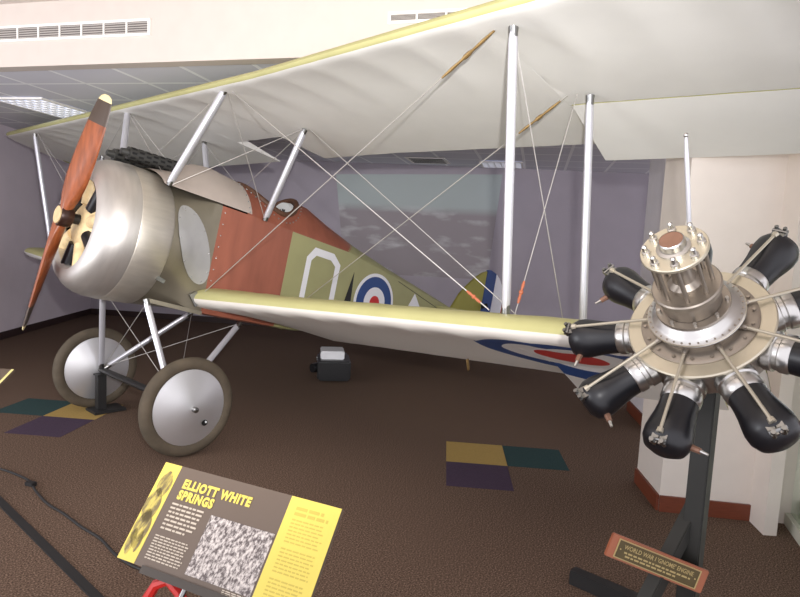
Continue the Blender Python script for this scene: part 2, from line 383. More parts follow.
ctile(TB, tu, tv, 1, 1, 'tile_teal', 'teal carpet tile right of the yellow one under the lower wing')
# grilles on the bulkhead
def grille(t0, t1, z0, z1, cells, label):
    g = empty('air_grille', B0 + BL*((t0+t1)/2) + V((0, 0, z0))); tag(g, label, 'air vent', 'air grilles on the cream bulkhead')
    L = t1 - t0; h = z1 - z0; P = lambda s, z, n: BL*(s - L/2) - BN*n + V((0, 0, z))
    mb = MB(); f = .018
    ax = (BL, BN, V((0, 0, 1)))
    mb.box(P(L/2, f/2, .006), (L, .012, f), ax); mb.box(P(L/2, h-f/2, .006), (L, .012, f), ax)
    mb.box(P(f/2, h/2, .006), (f, .012, h - 2*f), ax); mb.box(P(L-f/2, h/2, .006), (f, .012, h - 2*f), ax)
    for i in range(1, cells): mb.box(P(L*i/cells, h/2, .006), (.012, .010, h - 2*f), ax)
    mb.build('frame', 'vent_white', g)
    MB().box(P(L/2, h/2, .0015), (L-.01, .003, h-.01), ax).build('backing', 'vent_dark', g)
    sl = MB(); ns = 5
    for i in range(ns): sl.box(P(L/2, f + (h-2*f)*(i+.5)/ns, .005), (L-2*f, .004, (h-2*f)/ns*.5), ax)
    sl.build('louvre', 'vent_grey', g)
grille(-2.3, .135, 2.98, 3.10, 12, 'long white air grille at the upper left of the bulkhead')
grille(1.955, 3.3, 2.98, 3.055, 7, 'short white air grille peeking over the upper wing')
# ceiling fittings
ca, sa_ = math.cos(CEIL_ANG), math.sin(CEIL_ANG)
CU = V((ca, sa_, 0)); CV = V((-sa_, ca, 0))
def troffer(c, label, lu=.58, lv=.95):
    g = empty('ceiling_light', V(c)); tag(g, label, 'ceiling light', 'square lattice ceiling lights')
    ax = (CU, CV, V((0, 0, 1))); mb = MB()
    for s in (-1, 1):
        mb.box(CU*(s*lu/2) + V((0, 0, -.012)), (.03, lv+.03, .02), ax); mb.box(CV*(s*lv/2) + V((0, 0, -.012)), (lu-.03, .03, .02), ax)
    mb.build('frame', 'vent_white', g)
    MB().box((0, 0, -.006), (lu-.03, lv-.03, .008), ax).build('diffuser', 'lens_glow', g)
    lt = MB()
    for i in range(1, 6): lt.box(CU*(-lu/2 + lu*i/6) + V((0, 0, -.016)), (.012, lv-.04, .014), ax)
    for i in range(1, 9): lt.box(CV*(-lv/2 + lv*i/9) + V((0, 0, -.017)), (lu-.04, .012, .014), ax)
    lt.build('lattice', 'vent_white', g)
troffer((.30, 2.60, 2.795), 'bright lattice ceiling light above the left wing tip')
troffer((5.75, .45, 2.795), 'lattice ceiling light near the back wall', .6, .6)
cv_ = empty('ceiling_vent', (5.0, 1.27, 2.795)); tag(cv_, 'slotted ceiling vent between upper wing and back wall', 'air vent')
ax = (CU, CV, V((0, 0, 1)))
MB().box((0, 0, -.008), (.6, .6, .012), ax).build('frame', 'vent_white', cv_)
mb = MB()
for i in range(4): mb.box(CV*(-.2 + .13*i) + V((0, 0, -.016)), (.5, .05, .004), ax)
mb.build('slot', 'hole_black', cv_)
# projected picture on the back wall
def onwall(x, y, z): return V((x, y, z)) - WN*.004
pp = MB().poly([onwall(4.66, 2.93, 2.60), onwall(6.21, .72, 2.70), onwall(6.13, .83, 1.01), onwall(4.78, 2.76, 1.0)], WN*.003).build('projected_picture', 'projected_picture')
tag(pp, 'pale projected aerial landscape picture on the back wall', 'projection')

# ================================================================ THE AEROPLANE
AL, AW, HW = 0.20807, 0.79034, -1.14699
plane = empty('biplane', (0, 0, .002), (0, AL, 0))
tag(plane, 'red and khaki biplane fighter with aluminium cowling and wooden propeller', 'aeroplane')
def T(p): return V((p[0] - AW - .35*math.sin(AL), p[1], p[2] - HW + .35*math.cos(AL)))
def PB(): return MB(T)
HU = 1.067; HL = -.4024; DIH = math.tan(.052)

# ---- wings
XS = [0, .004, .012, .025, .045, .08, .13, .2, .28, .37, .46, .55, .64, .73, .82, .9, .96, 1]
def interp(tab, x):
    if x <= tab[0][0]: return tab[0][1]
    for (a, b), (c, d) in zip(tab, tab[1:]):
        if x <= c: return b + (d-b)*(x-a)/(c-a)
    return tab[-1][1]
YU = [(0, 0), (.004, .012), (.012, .021), (.025, .030), (.05, .041), (.1, .054), (.18, .066), (.28, .070), (.4, .068), (.52, .060), (.64, .049), (.76, .035), (.88, .019), (1, .003)]
YLC = [(0, 0), (.004, -.011), (.012, -.019), (.025, -.027), (.05, -.034), (.1, -.036), (.18, -.028), (.28, -.017), (.4, -.007), (.52, -.002), (.7, .001), (1, -.003)]
YL = [(0, 0), (.004, -.009), (.012, -.014), (.025, -.018), (.05, -.019), (.1, -.014), (.18, -.006), (.28, 0), (.4, .003), (.52, .004), (.64, .003), (.76, .001), (.88, 0), (1, -.003)]
def wing(name, s_list, LE, TE, HLE, HTE, mats, x0=None, x1=None, nose=0.0, ribs=.36, parent=plane, droop=0.0, tip=None, sag=.014, kup=1.0, YLt=None, edge=-1.0):
    """stations along s; x0/x1 = chord limits (a values) as functions of s; droop = rotation about the x0 line"""
    mb = PB(); rings = []
    for s in s_list:
        le, te = LE(s), TE(s); c = te - le
        a0 = x0(s) if x0 else le; a1 = x1(s) if x1 else te
        f0 = max(0, (a0-le)/c); f1 = min(1, (a1-le)/c)
        xs = [f0 + (f1-f0)*x for x in XS] if f0 > 0 else [x if x <= .13 else .13 + (x-.13)/.87*(f1-.13) for x in XS]
        k = tip(s) if tip else 1.0
        fr = (s/ribs) % 1.0; sg = sag*(math.sin(PI*fr)**.6 if 0 < fr < 1 else 0)
        up, lo = [], []
        for x in xs:
            a = le + c*x; h = HLE(s) + (HTE(s)-HLE(s))*x
            w_ = min(1, x*10)*max(.12, min(1, (.5-x)*4))
            hu = h + c*interp(YU, x)*k*kup - sg*w_*.3; hl = h + c*interp(YLt or YL, x)*k + sg*w_
            for L, hh in ((up, hu), (lo, hl)):
                aa, h2 = a, hh
                if droop:
                    hx = HLE(s) + (HTE(s)-HLE(s))*f0; da, dh = a - a0, hh - hx
                    aa = a0 + da*math.cos(droop) + dh*math.sin(droop); h2 = hx + dh*math.cos(droop) - da*math.sin(droop)
                L.append((aa, s, h2))
        rings.append([mb.av(p) for p in up] + [mb.av(p) for p in reversed(lo)])
    n = len(XS)
    for a, b in zip(rings, rings[1:]):
        N = len(a)
        for i in range(N):
            j = (i+1) % N
            lower = i >= n
            if i == n-1: lower = True
            if i == N-1: lower = False
            if edge >= 0 and (i == N-1 or (i < n-1 and XS[i+1] <= edge)): lower = True
            if lower and (N-1-i) < n and XS[N-1-i] <= nose: lower = False
            mb.mi = 1 if lower else 0
            mb.af((a[i], b[i], b[j], a[j]))
    mb.mi = 0
    mb.af(rings[0][::-1], False); mb.af(rings[-1], False)
    return mb.build(name, mats, parent)
def stations(a, b, extra=()):
    L = [a]; n = max(1, round(abs(b-a)/.0483))
    L += [a + (b-a)*i/n for i in range(1, n+1)]
    return sorted(set(L + list(extra)))
def u_le(s):
    base = .495 + (.045*(s+1.2)*.9 if s < -1.2 else 0)
    t = abs(s) - 3.75
    return base + (.95*(t/.7)**1.6 if t > 0 else 0)
def u_te(s):
    base = 1.93 + (-.055*(s+1.2) if s < -1.2 else 0)
    t = abs(s) - 4.05
    return base - (.34*(t/.4)**2 if t > 0 else 0)
def u_tip(s): return 1.0 if abs(s) < 3.7 else max(.35, 1 - (abs(s)-3.7)*.8)
hinge_u = lambda s: 1.46 + (.09*(-s-3.05) if s < -3.05 else 0)
CUT = .33
def u_x1(s):
    if abs(s) < CUT: return 1.42
    if -4.2 < s < -2.955: return hinge_u(s) - .008
    return u_te(s)
hfu = lambda s: HU + .012
wing('upper_wing', sorted(stations(-4.45, 4.45) + [-CUT-.001, -CUT+.001, CUT-.001, CUT+.001, -2.956, -2.954, -4.201, -4.199]), u_le, u_te, hfu, hfu, ['khaki', 'linen'], x1=u_x1, nose=.012, tip=u_tip)
wing('aileron', stations(-4.19, -2.965), u_le, u_te, hfu, hfu, ['khaki', 'linen'], x0=hinge_u, droop=.21, nose=0, tip=u_tip, sag=.003, edge=.09)
LLE0 = .87
def l_le(s):
    t = abs(s) - 3.45
    return LLE0 + (.75*(t/.65)**1.7 if t > 0 else 0)
def l_te(s):
    t = abs(s) - 3.75
    return 2.16 + .26*max(0, 1-(abs(s)-.4)/.9) - (.3*(t/.35)**2 if t > 0 else 0)
def l_h(s): return HL + (abs(s) - .4)*DIH
def l_ht(s): return l_h(s) - .145
def l_tip(s): return 1.0 if abs(s) < 3.4 else max(.35, 1 - (abs(s)-3.4)*.9)
hinge_l = lambda s: 1.76
def l_x1(s): return 1.755 if -3.86 < s < -2.97 else l_te(s)
LX = lambda a: a - AW - .35*math.sin(AL)
M['linen_roundel'] = roundel_linen('linen_roundel', LX(1.46), -3.22, .52)
wing('lower_wing', sorted(stations(-4.08, -.40) + [-3.861, -3.859, -2.971, -2.969]), l_le, l_te, l_h, l_ht, ['khaki', 'linen_roundel'], x1=l_x1, nose=0, tip=l_tip, kup=1.5, YLt=YLC)
wing('aileron', stations(-3.85, -2.98), l_le, l_te, l_h, l_ht, ['khaki', 'linen_roundel'], x0=hinge_l, droop=.2, tip=l_tip, sag=.003, kup=1.5, edge=.09)
wing('lower_wing', stations(.40, 4.08), l_le, l_te, l_h, l_ht, ['khaki', 'linen'], nose=0, tip=l_tip, kup=1.5, YLt=YLC)

# ---- fuselage
def wd(a): return .415 if a <= 1.2 else max(.028, .415 - (a-1.2)*.1035)
def ht(a): return interp([(.5, .36), (1.75, .335), (2.5, .325), (4.95, .03)], a)
def hb(a): return interp([(.5, -.5), (.95, -.51), (2.0, -.525), (2.6, -.46), (4.95, -.12)], a)
def hd(a): return interp([(.4, .46), (.5, .50), (.66, .53), (.75, .60), (.85, .65), (.96, .67), (1.29, .63), (1.6, .61), (1.88, .66), (2.04, .65), (2.3, .56), (2.68, .45), (3.26, .33), (4.02, .2), (4.73, .07), (4.95, .05)], a)
def dk(a, s):
    w_ = wd(a); q = min(1, abs(s)/w_)
    return ht(a) + (hd(a)-ht(a))*(1-q*q)**.80
NB, NS, ND = 5, 6, 10
def half(a):
    w_, b, t = wd(a), hb(a), ht(a)
    P = [(-w_*i/NB*.96, b) for i in range(NB)] + [(-w_*.985, b+.012)]
    P += [(-w_, b + .04 + (t-b-.04)*i/NS) for i in range(NS+1)]
    return P
def deck_half(a, n=ND): return [(-wd(a)*math.cos(PI/2*i/n), dk(a, wd(a)*math.cos(PI/2*i/n))) for i in range(n+1)]
def loft(rows, closed=True):
    mb = PB(); R_ = []
    for a, L in rows:
        L = list(L); full = L + [(-s, h) for s, h in reversed(L) if abs(s) > 1e-6]
        R_.append([mb.av((a, s, h)) for s, h in full])
    for x, y in zip(R_, R_[1:]):
        N = len(x)
        for i in range(N if closed else N-1): mb.af((x[i], y[i], y[(i+1) % N], x[(i+1) % N]))
    return mb
def full_half(a): return half(a) + deck_half(a)[1:]
def nose_half(a):
    t = min(1, max(0, (a-.57)/.40)); t = t*t*(3-2*t); out = []
    for s, h in full_half(a):
        if h > ht(a)+1e-4: h = ht(a) + (h-ht(a))*min(1, (.47-ht(a))/(hd(a)-ht(a)))
        an = math.atan2(h+.03, s); cs, chh = .5*math.cos(an), -.03 + .5*math.sin(an)
        out.append((cs + (s-cs)*t, chh + (h-chh)*t))
    return out
loft([(.57 + .40*i/10, nose_half(.57 + .40*i/10)) for i in range(11)]).build('nose_panel', 'aluminium_dark', plane)
loft([(a, half(a)) for a in (.97, 1.2, 1.4, 1.6, 1.72)], False).build('cockpit_section', 'ply_red', plane)
# gun hump
rows = []
for i in range(13):
    a = .47 + .77*i/12; k = 1.02
    rows.append((a, [(-wd(a)*k*math.cos(PI/2*j/12), ht(a) + .012 + (hd(a)-ht(a))*(1-math.cos(PI/2*j/12)**2)**.80) for j in range(13)]))
loft(rows, False).build('gun_hump', 'hump_metal', plane)
# red decking with the cockpit hole
CA, CRA, CRS = 1.60, .30, .30
def deck_part(a0f, a1f, n, m, name, hole=False, lift=0.0):
    mb = PB(); nj = 40; g = []
    for i in range(n+1):
        row = []
        for j in range(nj+1):
            q = -1 + 2*j/nj; sgn = math.sin(PI/2*q); a = a0f(q) + (a1f(q)-a0f(q))*i/n; s = wd(a)*sgn
            row.append((mb.av((a, s, dk(a, s)+lift)), a, s))
        g.append(row)
    for i in range(n):
        for j in range(nj):
            aa = sum(g[x][y][1] for x in (i, i+1) for y in (j, j+1))/4; ss = sum(g[x][y][2] for x in (i, i+1) for y in (j, j+1))/4
            if hole and ((aa-CA)/CRA)**2 + (ss/CRS)**2 < 1: continue
            mb.af((g[i][j][0], g[i+1][j][0], g[i+1][j+1][0], g[i][j+1][0]))
    return mb.build(name, m, plane)
deck_part(lambda q: 1.2, lambda q: 2.72 - .24*abs(q), 60, 'ply_red', 'cockpit_decking', True)
deck_part(lambda q: 2.70 - .24*abs(q), lambda q: 4.95, 40, 'khaki_side', 'rear_decking')
loft([(1.72 + 3.23*i/24, half(1.72 + 3.23*i/24)) for i in range(25)], False).build('rear_fuselage', 'khaki_side', plane)
# cockpit
mb = PB(); N = 48
rim = [(CA + CRA*math.cos(2*PI*i/N), CRS*math.sin(2*PI*i/N)) for i in range(N)]
co = PB().tube([(a, s, dk(a, s)+.006) for a, s in rim], .026, 10, True).build('cockpit_coaming', 'leather', plane)
la = PB()
for i in range(N):
    a, s = rim[i]; a2, s2 = CA + (a-CA)*1.16, s*1.16
    PB().ball((a2, s2, dk(a2, s2)+.003), .007, 6).build('lacing_hook', 'steel', co)
tub = [[mb.av((a, s*.98, h if k else dk(a, s))) for a, s in rim] for k, h in enumerate((0, -.1))]
for i in range(N): mb.af((tub[0][i], tub[1][i], tub[1][(i+1) % N], tub[0][(i+1) % N]))
mb.af(tub[1]); mb.build('cockpit_interior', 'cockpit_dark', plane)
hr = PB().poly([(1.81, -.02 + .14*math.cos(PI*i/16), .50 + .125*math.sin(PI*i/16)) for i in range(17)], (.05, 0, .01)).build('head_pad', 'white', plane)
mk = PB()
for i, (y0, w_, h_) in enumerate(((-.10, .03, .03), (-.06, .012, .035), (-.04, .02, .022), (-.01, .03, .03), (.03, .014, .035), (.055, .025, .025))):
    mk.box((1.808, -y0, .545), (.002, w_, h_))
mk.build('pad_mark', 'black_mark', hr)
PB().beam((1.45, -.06, -.1), (1.45, -.06, .3), .03, .03, (1, 0, 0)).build('control_column', 'black_matt', plane)
# markings on the port side
def sd(a, h, e=.005): return (a, -(wd(a)) - e, h)
def side_poly(pts, name, m, e=.005):
    return PB().poly([sd(a, h, e) for a, h in pts], (0, .003, 0)).build(name, m, plane)
def ring_outline(outer, inner, name, m):
    mb = PB(); n = len(outer); a = [mb.av(sd(*p)) for p in outer]; b = [mb.av(sd(*p)) for p in inner]
    for i in range(n): mb.af((a[i], a[(i+1) % n], b[(i+1) % n], b[i]), False)
    return mb.build(name, m, plane)
OX = [(1.945, 0.16), (2.03, 0.265), (2.295, 0.262), (2.41, 0.175), (2.41, -0.34), (2.305, -0.44), (2.035, -0.44), (1.945, -0.35)]
OI = [(2.01, 0.14), (2.065, 0.195), (2.265, 0.192), (2.34, 0.145), (2.34, -0.31), (2.28, -0.37), (2.065, -0.37), (2.01, -0.33)]
ring_outline(OX, OI, 'white_letter', 'roundel_white')
def disc(R_, name, m, e, c=(3.04, -.10)):
    return side_poly([(c[0] + R_*1.08*math.cos(2*PI*i/48), c[1] + R_*math.sin(2*PI*i/48)) for i in range(48)], name, m, e)
disc(.31, 'roundel', 'roundel_white', .004); disc(.275, 'roundel_ring', 'roundel_blue', .006); disc(.165, 'roundel_ring', 'roundel_white', .008); disc(.075, 'roundel_ring', 'roundel_red', .010)
side_poly([(2.635, .15), (2.56, -.18), (2.665, -.18)], 'black_wedge', 'black_mark')
side_poly([(3.76, .12), (3.58, -.2), (4.04, -.14)], 'white_triangle', 'roundel_white')
side_poly([(3.40, .20), (4.55, -.02), (4.55, -.025), (3.40, .194)], 'seam_line', 'black_mark')
# access panel on the nose
def nose_surf(a, h):
    L = nose_half(min(.97, max(.57, a))); L = [p for p in L if p[0] < -.2]
    L.sort(key=lambda p: p[1]); return interp([(p[1], p[0]) for p in L], h)
mb = PB(); pts = []; c0, c1 = (.70, .14), (.835, -.165); NN = 40
for k in range(NN):
    t = 2*PI*k/NN; ex, ey = .155*math.cos(t), .275*math.sin(t); ro = math.radians(17)
    a = .775 + ex*math.cos(ro) - ey*math.sin(ro)*-1*-1; h = -.015 + ex*math.sin(ro)*-1 + ey*math.cos(ro)
    a = .785 + ex - ey*.34; h = -.01 + ey - ex*.2
    pts.append((a, h))
cen = mb.av((.775, nose_surf(.775, -.015)-.008, -.015)); prev = None
rings = []
for f in (.33, .66, 1.0):
    rings.append([mb.av(((.775 + (a-.775)*f), nose_surf(.775 + (a-.775)*f, -.015 + (h+.015)*f) - (.008 if f < 1 else .006), -.015 + (h+.015)*f)) for a, h in pts])
for i in range(NN):
    j = (i+1) % NN; mb.af((cen, rings[0][i], rings[0][j]))
    for x, y in zip(rings, rings[1:]): mb.af((x[i], y[i], y[j], x[j]))
ap = mb.build('access_panel', 'access_panel', plane)
for i in range(0, NN, 4):
    a, h = pts[i]; a = .775 + (a-.775)*.93; h = -.015 + (h+.015)*.93
    PB().ball((a, nose_surf(a, h)-.009, h), .006, 6).build('rivet', 'steel', ap)
for i in range(9): PB().ball((1.0, -.417, -.42 + .09*i), .006, 6).build('rivet', 'steel', plane)
for i in range(7): PB().ball((1.215, -wd(1.2)*math.cos(.12+.2*i)*1.025, ht(1.2) + .014 + (hd(1.2)-ht(1.2))*(1-math.cos(.12+.2*i)**2)**.80), .006, 6).build('rivet', 'steel', plane)
# lower lip plate, drain and fuel pipe on the port side of the nose
PB().beam((.56, -.37, -.472), (.97, -.425, -.50), .012, .03).build('lower_longeron', 'aluminium_dark', plane)
PB().beam((.56, -.425, -.30), (.62, -.43, -.32), .02, .03).build('cowl_clip', 'steel', plane)
PB().beam((.86, -.43, -.36), (.92, -.44, -.44), .03, .06).build('wing_root_fitting', 'steel', plane)
# cowling
prof = [(.315, .16), (.318, .115), (.345, .09), (.385, .092), (.43, .11), (.47, .15), (.496, .205), (.508, .26), (.511, .335)]
cw = PB().lathe(prof, (0, 0, -.022), (1, 0, 0), 72).build('cowling', 'aluminium', plane)
PB().lathe([(.511, .33), (.514, .336), (.511, .565), (.50, .58)], (0, 0, -.022), (1, 0, 0), 72).build('cowl_band', 'aluminium_dull', plane)
# engine inside the cowling
PB().lathe([(0, .22), (.46, .22), (.46, .25), (0, .25)], (0, 0, -.03), (1, 0, 0), 40).build('firewall', 'cockpit_dark', plane)
PB().lathe([(0, .12), (.12, .12), (.17, .15), (.24, .19), (0, .2)], (0, 0, -.03), (1, 0, 0), 32).build('crankcase', 'wood_pale', plane)
for k in range(9):
    t = 2*PI*k/9 + .2; d_ = V((0, math.cos(t), math.sin(t))); o_ = V((.16, 0, -.03))
    c_ = PB().cyl(o_ + d_*.15, o_ + d_*.38, .05, .055, 14)
    c_.build('cylinder', 'engine_black' if k % 2 else 'wood_pale', plane)
# propeller
AP = .03
hub = PB().lathe([(0, -.05), (.075, -.05), (.078, -.045), (.078, .0), (.07, .035), (0, .035)], (AP, 0, 0), (1, 0, 0), 28).build('propeller_hub', 'hub_dark', plane)
PB().lathe([(0, -.008), (.062, -.008), (.062, 0), (0, 0)], (AP-.05, 0, 0), (1, 0, 0), 28).build('hub_plate', 'wood_pale', hub)
PB().cyl((AP, 0, 0), (.16, 0, 0), .038).build('propeller_shaft', 'black_paint', hub)
def blade(sgn):
    mb = PB(); rad = V((0, -.315, .949))*sgn; rad.normalize(); tg = V((0, -.949, -.315))*sgn
    pr_ = [(.02, .06, .9, .06), (.08, .09, .8, .058), (.16, .135, .68, .045), (.28, .168, .6, .036), (.42, .18, .52, .03), (.56, .178, .46, .025), (.68, .168, .42, .02), (.69, .167, .42, .02), (.78, .15, .40, .017), (.845, .13, .39, .014), (.85, .125, .39, .014), (.88, .095, .38, .010), (.895, .04, .38, .006)]
    rings = []
    for r_, c, be, t_ in pr_:
        be *= 1.12; ch = V((math.sin(be), 0, 0)) + tg*math.cos(be); nm = V((-math.cos(be), 0, 0)) + tg*math.sin(be)
        o_ = V((AP - .01, 0, 0)) + rad*r_; ring = []
        for i in range(16):
            an = 2*PI*i/16; y = math.sin(an); ring.append(mb.av(o_ + ch*(c/2*math.cos(an)) + nm*(t_*(y if y > 0 else y*.5))))
        rings.append(ring)
    for k, (a, b) in enumerate(zip(rings, rings[1:])):
        for i in range(16):
            mb.mi = 2 if k >= 10 else (1 if k >= 7 else 0)
            mb.af((a[i], b[i], b[(i+1) % 16], a[(i+1) % 16]))
    mb.mi = 2; mb.af(rings[-1]); mb.mi = 0
    return mb.build('propeller_blade', ['prop_wood', 'prop_tip', 'prop_end'], plane)
blade(1); blade(-1)
# machine guns
for s in (-.12, .12):
    mb = PB(); c0 = V((.30, s, .555)); c1 = V((.70, s, .575)); mb.cyl(c0, c1, .046, n=20)
    mb.mi = 1; d_ = (c1-c0).normalized()
    for i in range(7):
        for j in range(8):
            t = 2*PI*j/8 + (.39 if i % 2 else 0); o_ = c0.lerp(c1, (i+.6)/7.4); n_ = V((0, math.cos(t), math.sin(t)))
            mb.beam(o_ + n_*.0455 - d_*.018, o_ + n_*.0455 + d_*.018, .016, .004, n_)
    mb.mi = 0; mb.cyl(c0 - d_*.05, c0, .022, .03)
    mb.build('machine_gun', ['gun_black', 'hole_black'], plane)
# ---- tail
def vplate(pts, name, m, th=.03): return PB().poly([(a, -th/2, h) for a, h in pts], (0, th, 0)).build(name, m, plane, .006)
vplate([(4.66, .06), (4.72, .14), (4.82, .30), (4.95, .43), (5.10, .56), (5.25, .66), (5.36, .70), (5.36, -.12), (4.95, -.12)], 'fin', 'olive_fin')
vplate([(5.365, .72), (5.45, .735), (5.6, .71), (5.6, -.30), (5.365, -.28)], 'rudder_stripe', 'roundel_blue')
vplate([(5.602, .71), (5.70, .66), (5.87, .51), (5.87, -.28), (5.602, -.30)], 'rudder_stripe', 'roundel_white')
vplate([(5.872, .51), (5.93, .40), (5.98, .26), (6.0, .12), (5.98, -.10), (5.94, -.2), (5.872, -.28)], 'rudder_stripe', 'roundel_red')
def hplate(pts, name, m, th=.03): return PB().poly([(a, s, .03) for a, s in pts], (0, 0, th)).build(name, m, plane, .006)
hplate([(4.25, -.05), (4.45, -.6), (4.62, -1.0), (4.8, -1.2), (4.98, -1.25), (4.98, 1.25), (4.8, 1.2), (4.62, 1.0), (4.45, .6), (4.25, .05)], 'tailplane', 'khaki')
for sg in (-1, 1): hplate([(4.985, sg*.06), (4.985, sg*1.25), (5.2, sg*1.2), (5.32, sg*1.0), (5.34, sg*.5), (5.3, sg*.1)], 'elevator', 'khaki')
PB().beam((5.34, -.03, .20), (5.34, -.12, .24), .012, .05).build('rudder_horn', 'black_matt', plane)
PB().strut((2.02, -2.2, -.455), (2.06, -2.2, -.53), .03, .012, (1, 0, 0)).build('aileron_horn', 'brass', plane)
PB().strut((4.7, 0, -.15), (5.15, 0, -.42), .04, .03, (1, 0, 0)).build('tail_skid', 'plaque_wood', plane)

# ---- struts
def strut(name, p, q, c=.06, t=.032, m='strut_silver', feet=True, cd_=(1, 0, 0)):
    o = PB().strut(p, q, c, t, cd_).build(name, m, plane)
    if feet:
        p, q = V(p), V(q); d_ = (q-p).normalized()
        for e_, s_ in ((p, 1), (q, -1)): PB().cyl(e_ - d_*.002*s_, e_ + d_*.05*s_, .024, .02, 10).build('strut_fitting', 'steel', o)
    return o
FA, RA = .59, 1.335
SP = 3.07
def lw_top(a, s):
    c = l_te(s) - l_le(s); x = (a-l_le(s))/c; return l_h(s) + (l_ht(s)-l_h(s))*x + c*interp(YU, x)*1.5*l_tip(s)
UH = HU + .012
FB, RB = 1.02, 1.74
for sg in (-1, 1):
    strut('interplane_strut', (FA, sg*(SP+.015), UH), (FB, sg*(SP-.02), lw_top(FB, SP) - .01), .05, .042)
    strut('interplane_strut', (RA + .02, sg*(SP+.05), UH), (RB + .02, sg*(SP+.07), lw_top(RB, SP) - .01), .05, .042)
    strut('cabane_strut', (FA, sg*.76, UH), (.51, sg*.41, .375), .055, .045)
    strut('cabane_strut', (RA, sg*.75, UH), (1.37, sg*.42, .345), .055, .045)
# ---- undercarriage
for sg in (-1, 1):
    strut('undercarriage_strut', (.545, sg*.37, -.47), (AW - .02, sg*.60, HW + .02), .048, .036)
    strut('undercarriage_strut', (1.36, sg*.38, -.53), (AW + .02, sg*.62, HW + .02), .048, .036)
PB().strut((AW, -.62, HW), (AW, .62, HW), .1, .045, (1, 0, 0)).build('spreader_bar', 'stand_black', plane)
PB().cyl((AW, -.86, HW), (AW, .86, HW), .018).build('axle', 'steel', plane)
for sg, s0 in ((-1, -.80), (1, .74)):
    wh = PB().lathe([(.305 + .045*math.sin(2*PI*i/24 - PI/2), .042*math.cos(2*PI*i/24 - PI/2)) for i in range(24)], (AW, s0, HW), (0, 1, 0), 56, closed=True).build('tyre', 'rubber', plane)
    for s_, kk in ((-1, .085), (1, .085)):
        PB().lathe([(.268, .012*s_), (.268, .028*s_), (.13, .062*s_), (.03, kk*s_), (0, kk*s_)], (AW, s0, HW), (0, 1, 0), 56).build('wheel_disc', 'spun_alu', wh)
        PB().lathe([(.02, 0), (.02, s_*.03), (.012, s_*.035), (0, s_*.035)], (AW, s0 + kk*s_, HW), (0, 1, 0), 14).build('hub_nut', 'steel', wh)
    if sg < 0:
        va = PB().lathe([(.022, .0), (.022, -.004), (0, -.004)], (AW + .115, s0 - .066, HW - .095), (0, 1, .15), 16).build('valve_hole', 'hole_black', wh)
        PB().cyl((AW + .12, s0 - .066, HW - .085), (AW + .12, s0 - .078, HW - .09), .007).build('valve', 'white', va)
# ---- bracing wires
def wire(p, q, r=.0032, tb=None, tm='brass', m='wire_steel', tl=.16):
    p, q = V(p), V(q); o = PB().cyl(p, q, r, r, 6).build('bracing_wire', m, plane)
    if tb is not None:
        d_ = (q-p).normalized(); c = q - d_*tb if tb >= 0 else p - d_*tb
        PB().lathe([(.005, -tl), (.0085, -tl*.6), (.006, -tl*.2), (.0115, -tl*.08), (.0115, tl*.08), (.006, tl*.2), (.0085, tl*.6), (.005, tl)], c, d_, 8).build('turnbuckle', tm, o)
    return o
ztop = UH - .002
for sg in (-1, 1):
    n_ = sg < 0
    lf = lw_top(FB, SP); lr = lw_top(RB, SP)
    for off in (0,):
        wire((FA - .01 + off, sg*(SP-.06), ztop), (.92 + off, sg*.43, -.38), tb=-.19 if n_ and not off else None, tl=.17)      # flying, front
    wire((RA - .02, sg*(SP-.06), ztop), (1.75, sg*.40, -.43), tb=-.2 if n_ else None, tl=.15)                       # flying, rear
    wire((FA + .02, sg*.80, ztop), (FB - .03, sg*(SP-.1), lf), tb=.11 if n_ else None, tm='red_tag', tl=.05)                    # landing, front
    wire((RA + .02, sg*.80, ztop), (RB - .03, sg*(SP-.1), lr), tb=.11 if n_ else None, tm='red_tag', tl=.05)                    # landing, rear
    wire((FA + .03, sg*SP, ztop), (RB - .02, sg*SP, lr), .0026)                                                         # incidence
    wire((RA - .03, sg*SP, ztop), (FB + .05, sg*SP, lf), .0026, tb=.12 if n_ else None, tm='red_tag', tl=.06)
    wire((FA + .02, sg*.76, ztop), (1.36, sg*.42, .36), .0026)
    wire((RA - .02, sg*.75, ztop), (.53, sg*.42, .38), .0026)
    wire((.56, sg*.38, -.47), (AW, -sg*.60, HW + .04), .0026)
    wire((1.36, sg*.38, -.53), (AW + .02, -sg*.6, HW + .04), .0026)
wire((FA, -.76, ztop), (.52, .41, .37), .0026); wire((FA, .76, ztop), (.52, -.41, .37), .0026)
wire((RA, -.75, ztop), (1.37, .42, .34), .0026); wire((RA, .75, ztop), (1.37, -.42, .34), .0026)
wire((1.36, -.38, -.53), (1.36, -.36, -.9), .003) if False else None

# ---------------------------------------------------------------- axle stand
st = empty('axle_stand', (-.02, .60, .002)); tag(st, 'black post stand propping the axle beside the far wheel', 'stand')
MB().box((0, 0, .165), (.07, .07, .30)).build('post', 'stand_black', st, .004)
MB().box((.04, -.01, .0125), (.26, .20, .022)).build('foot_plate', 'stand_black', st, .003)
MB().box((0, 0, .318), (.09, .09, .012)).build('head_plate', 'stand_black', st)

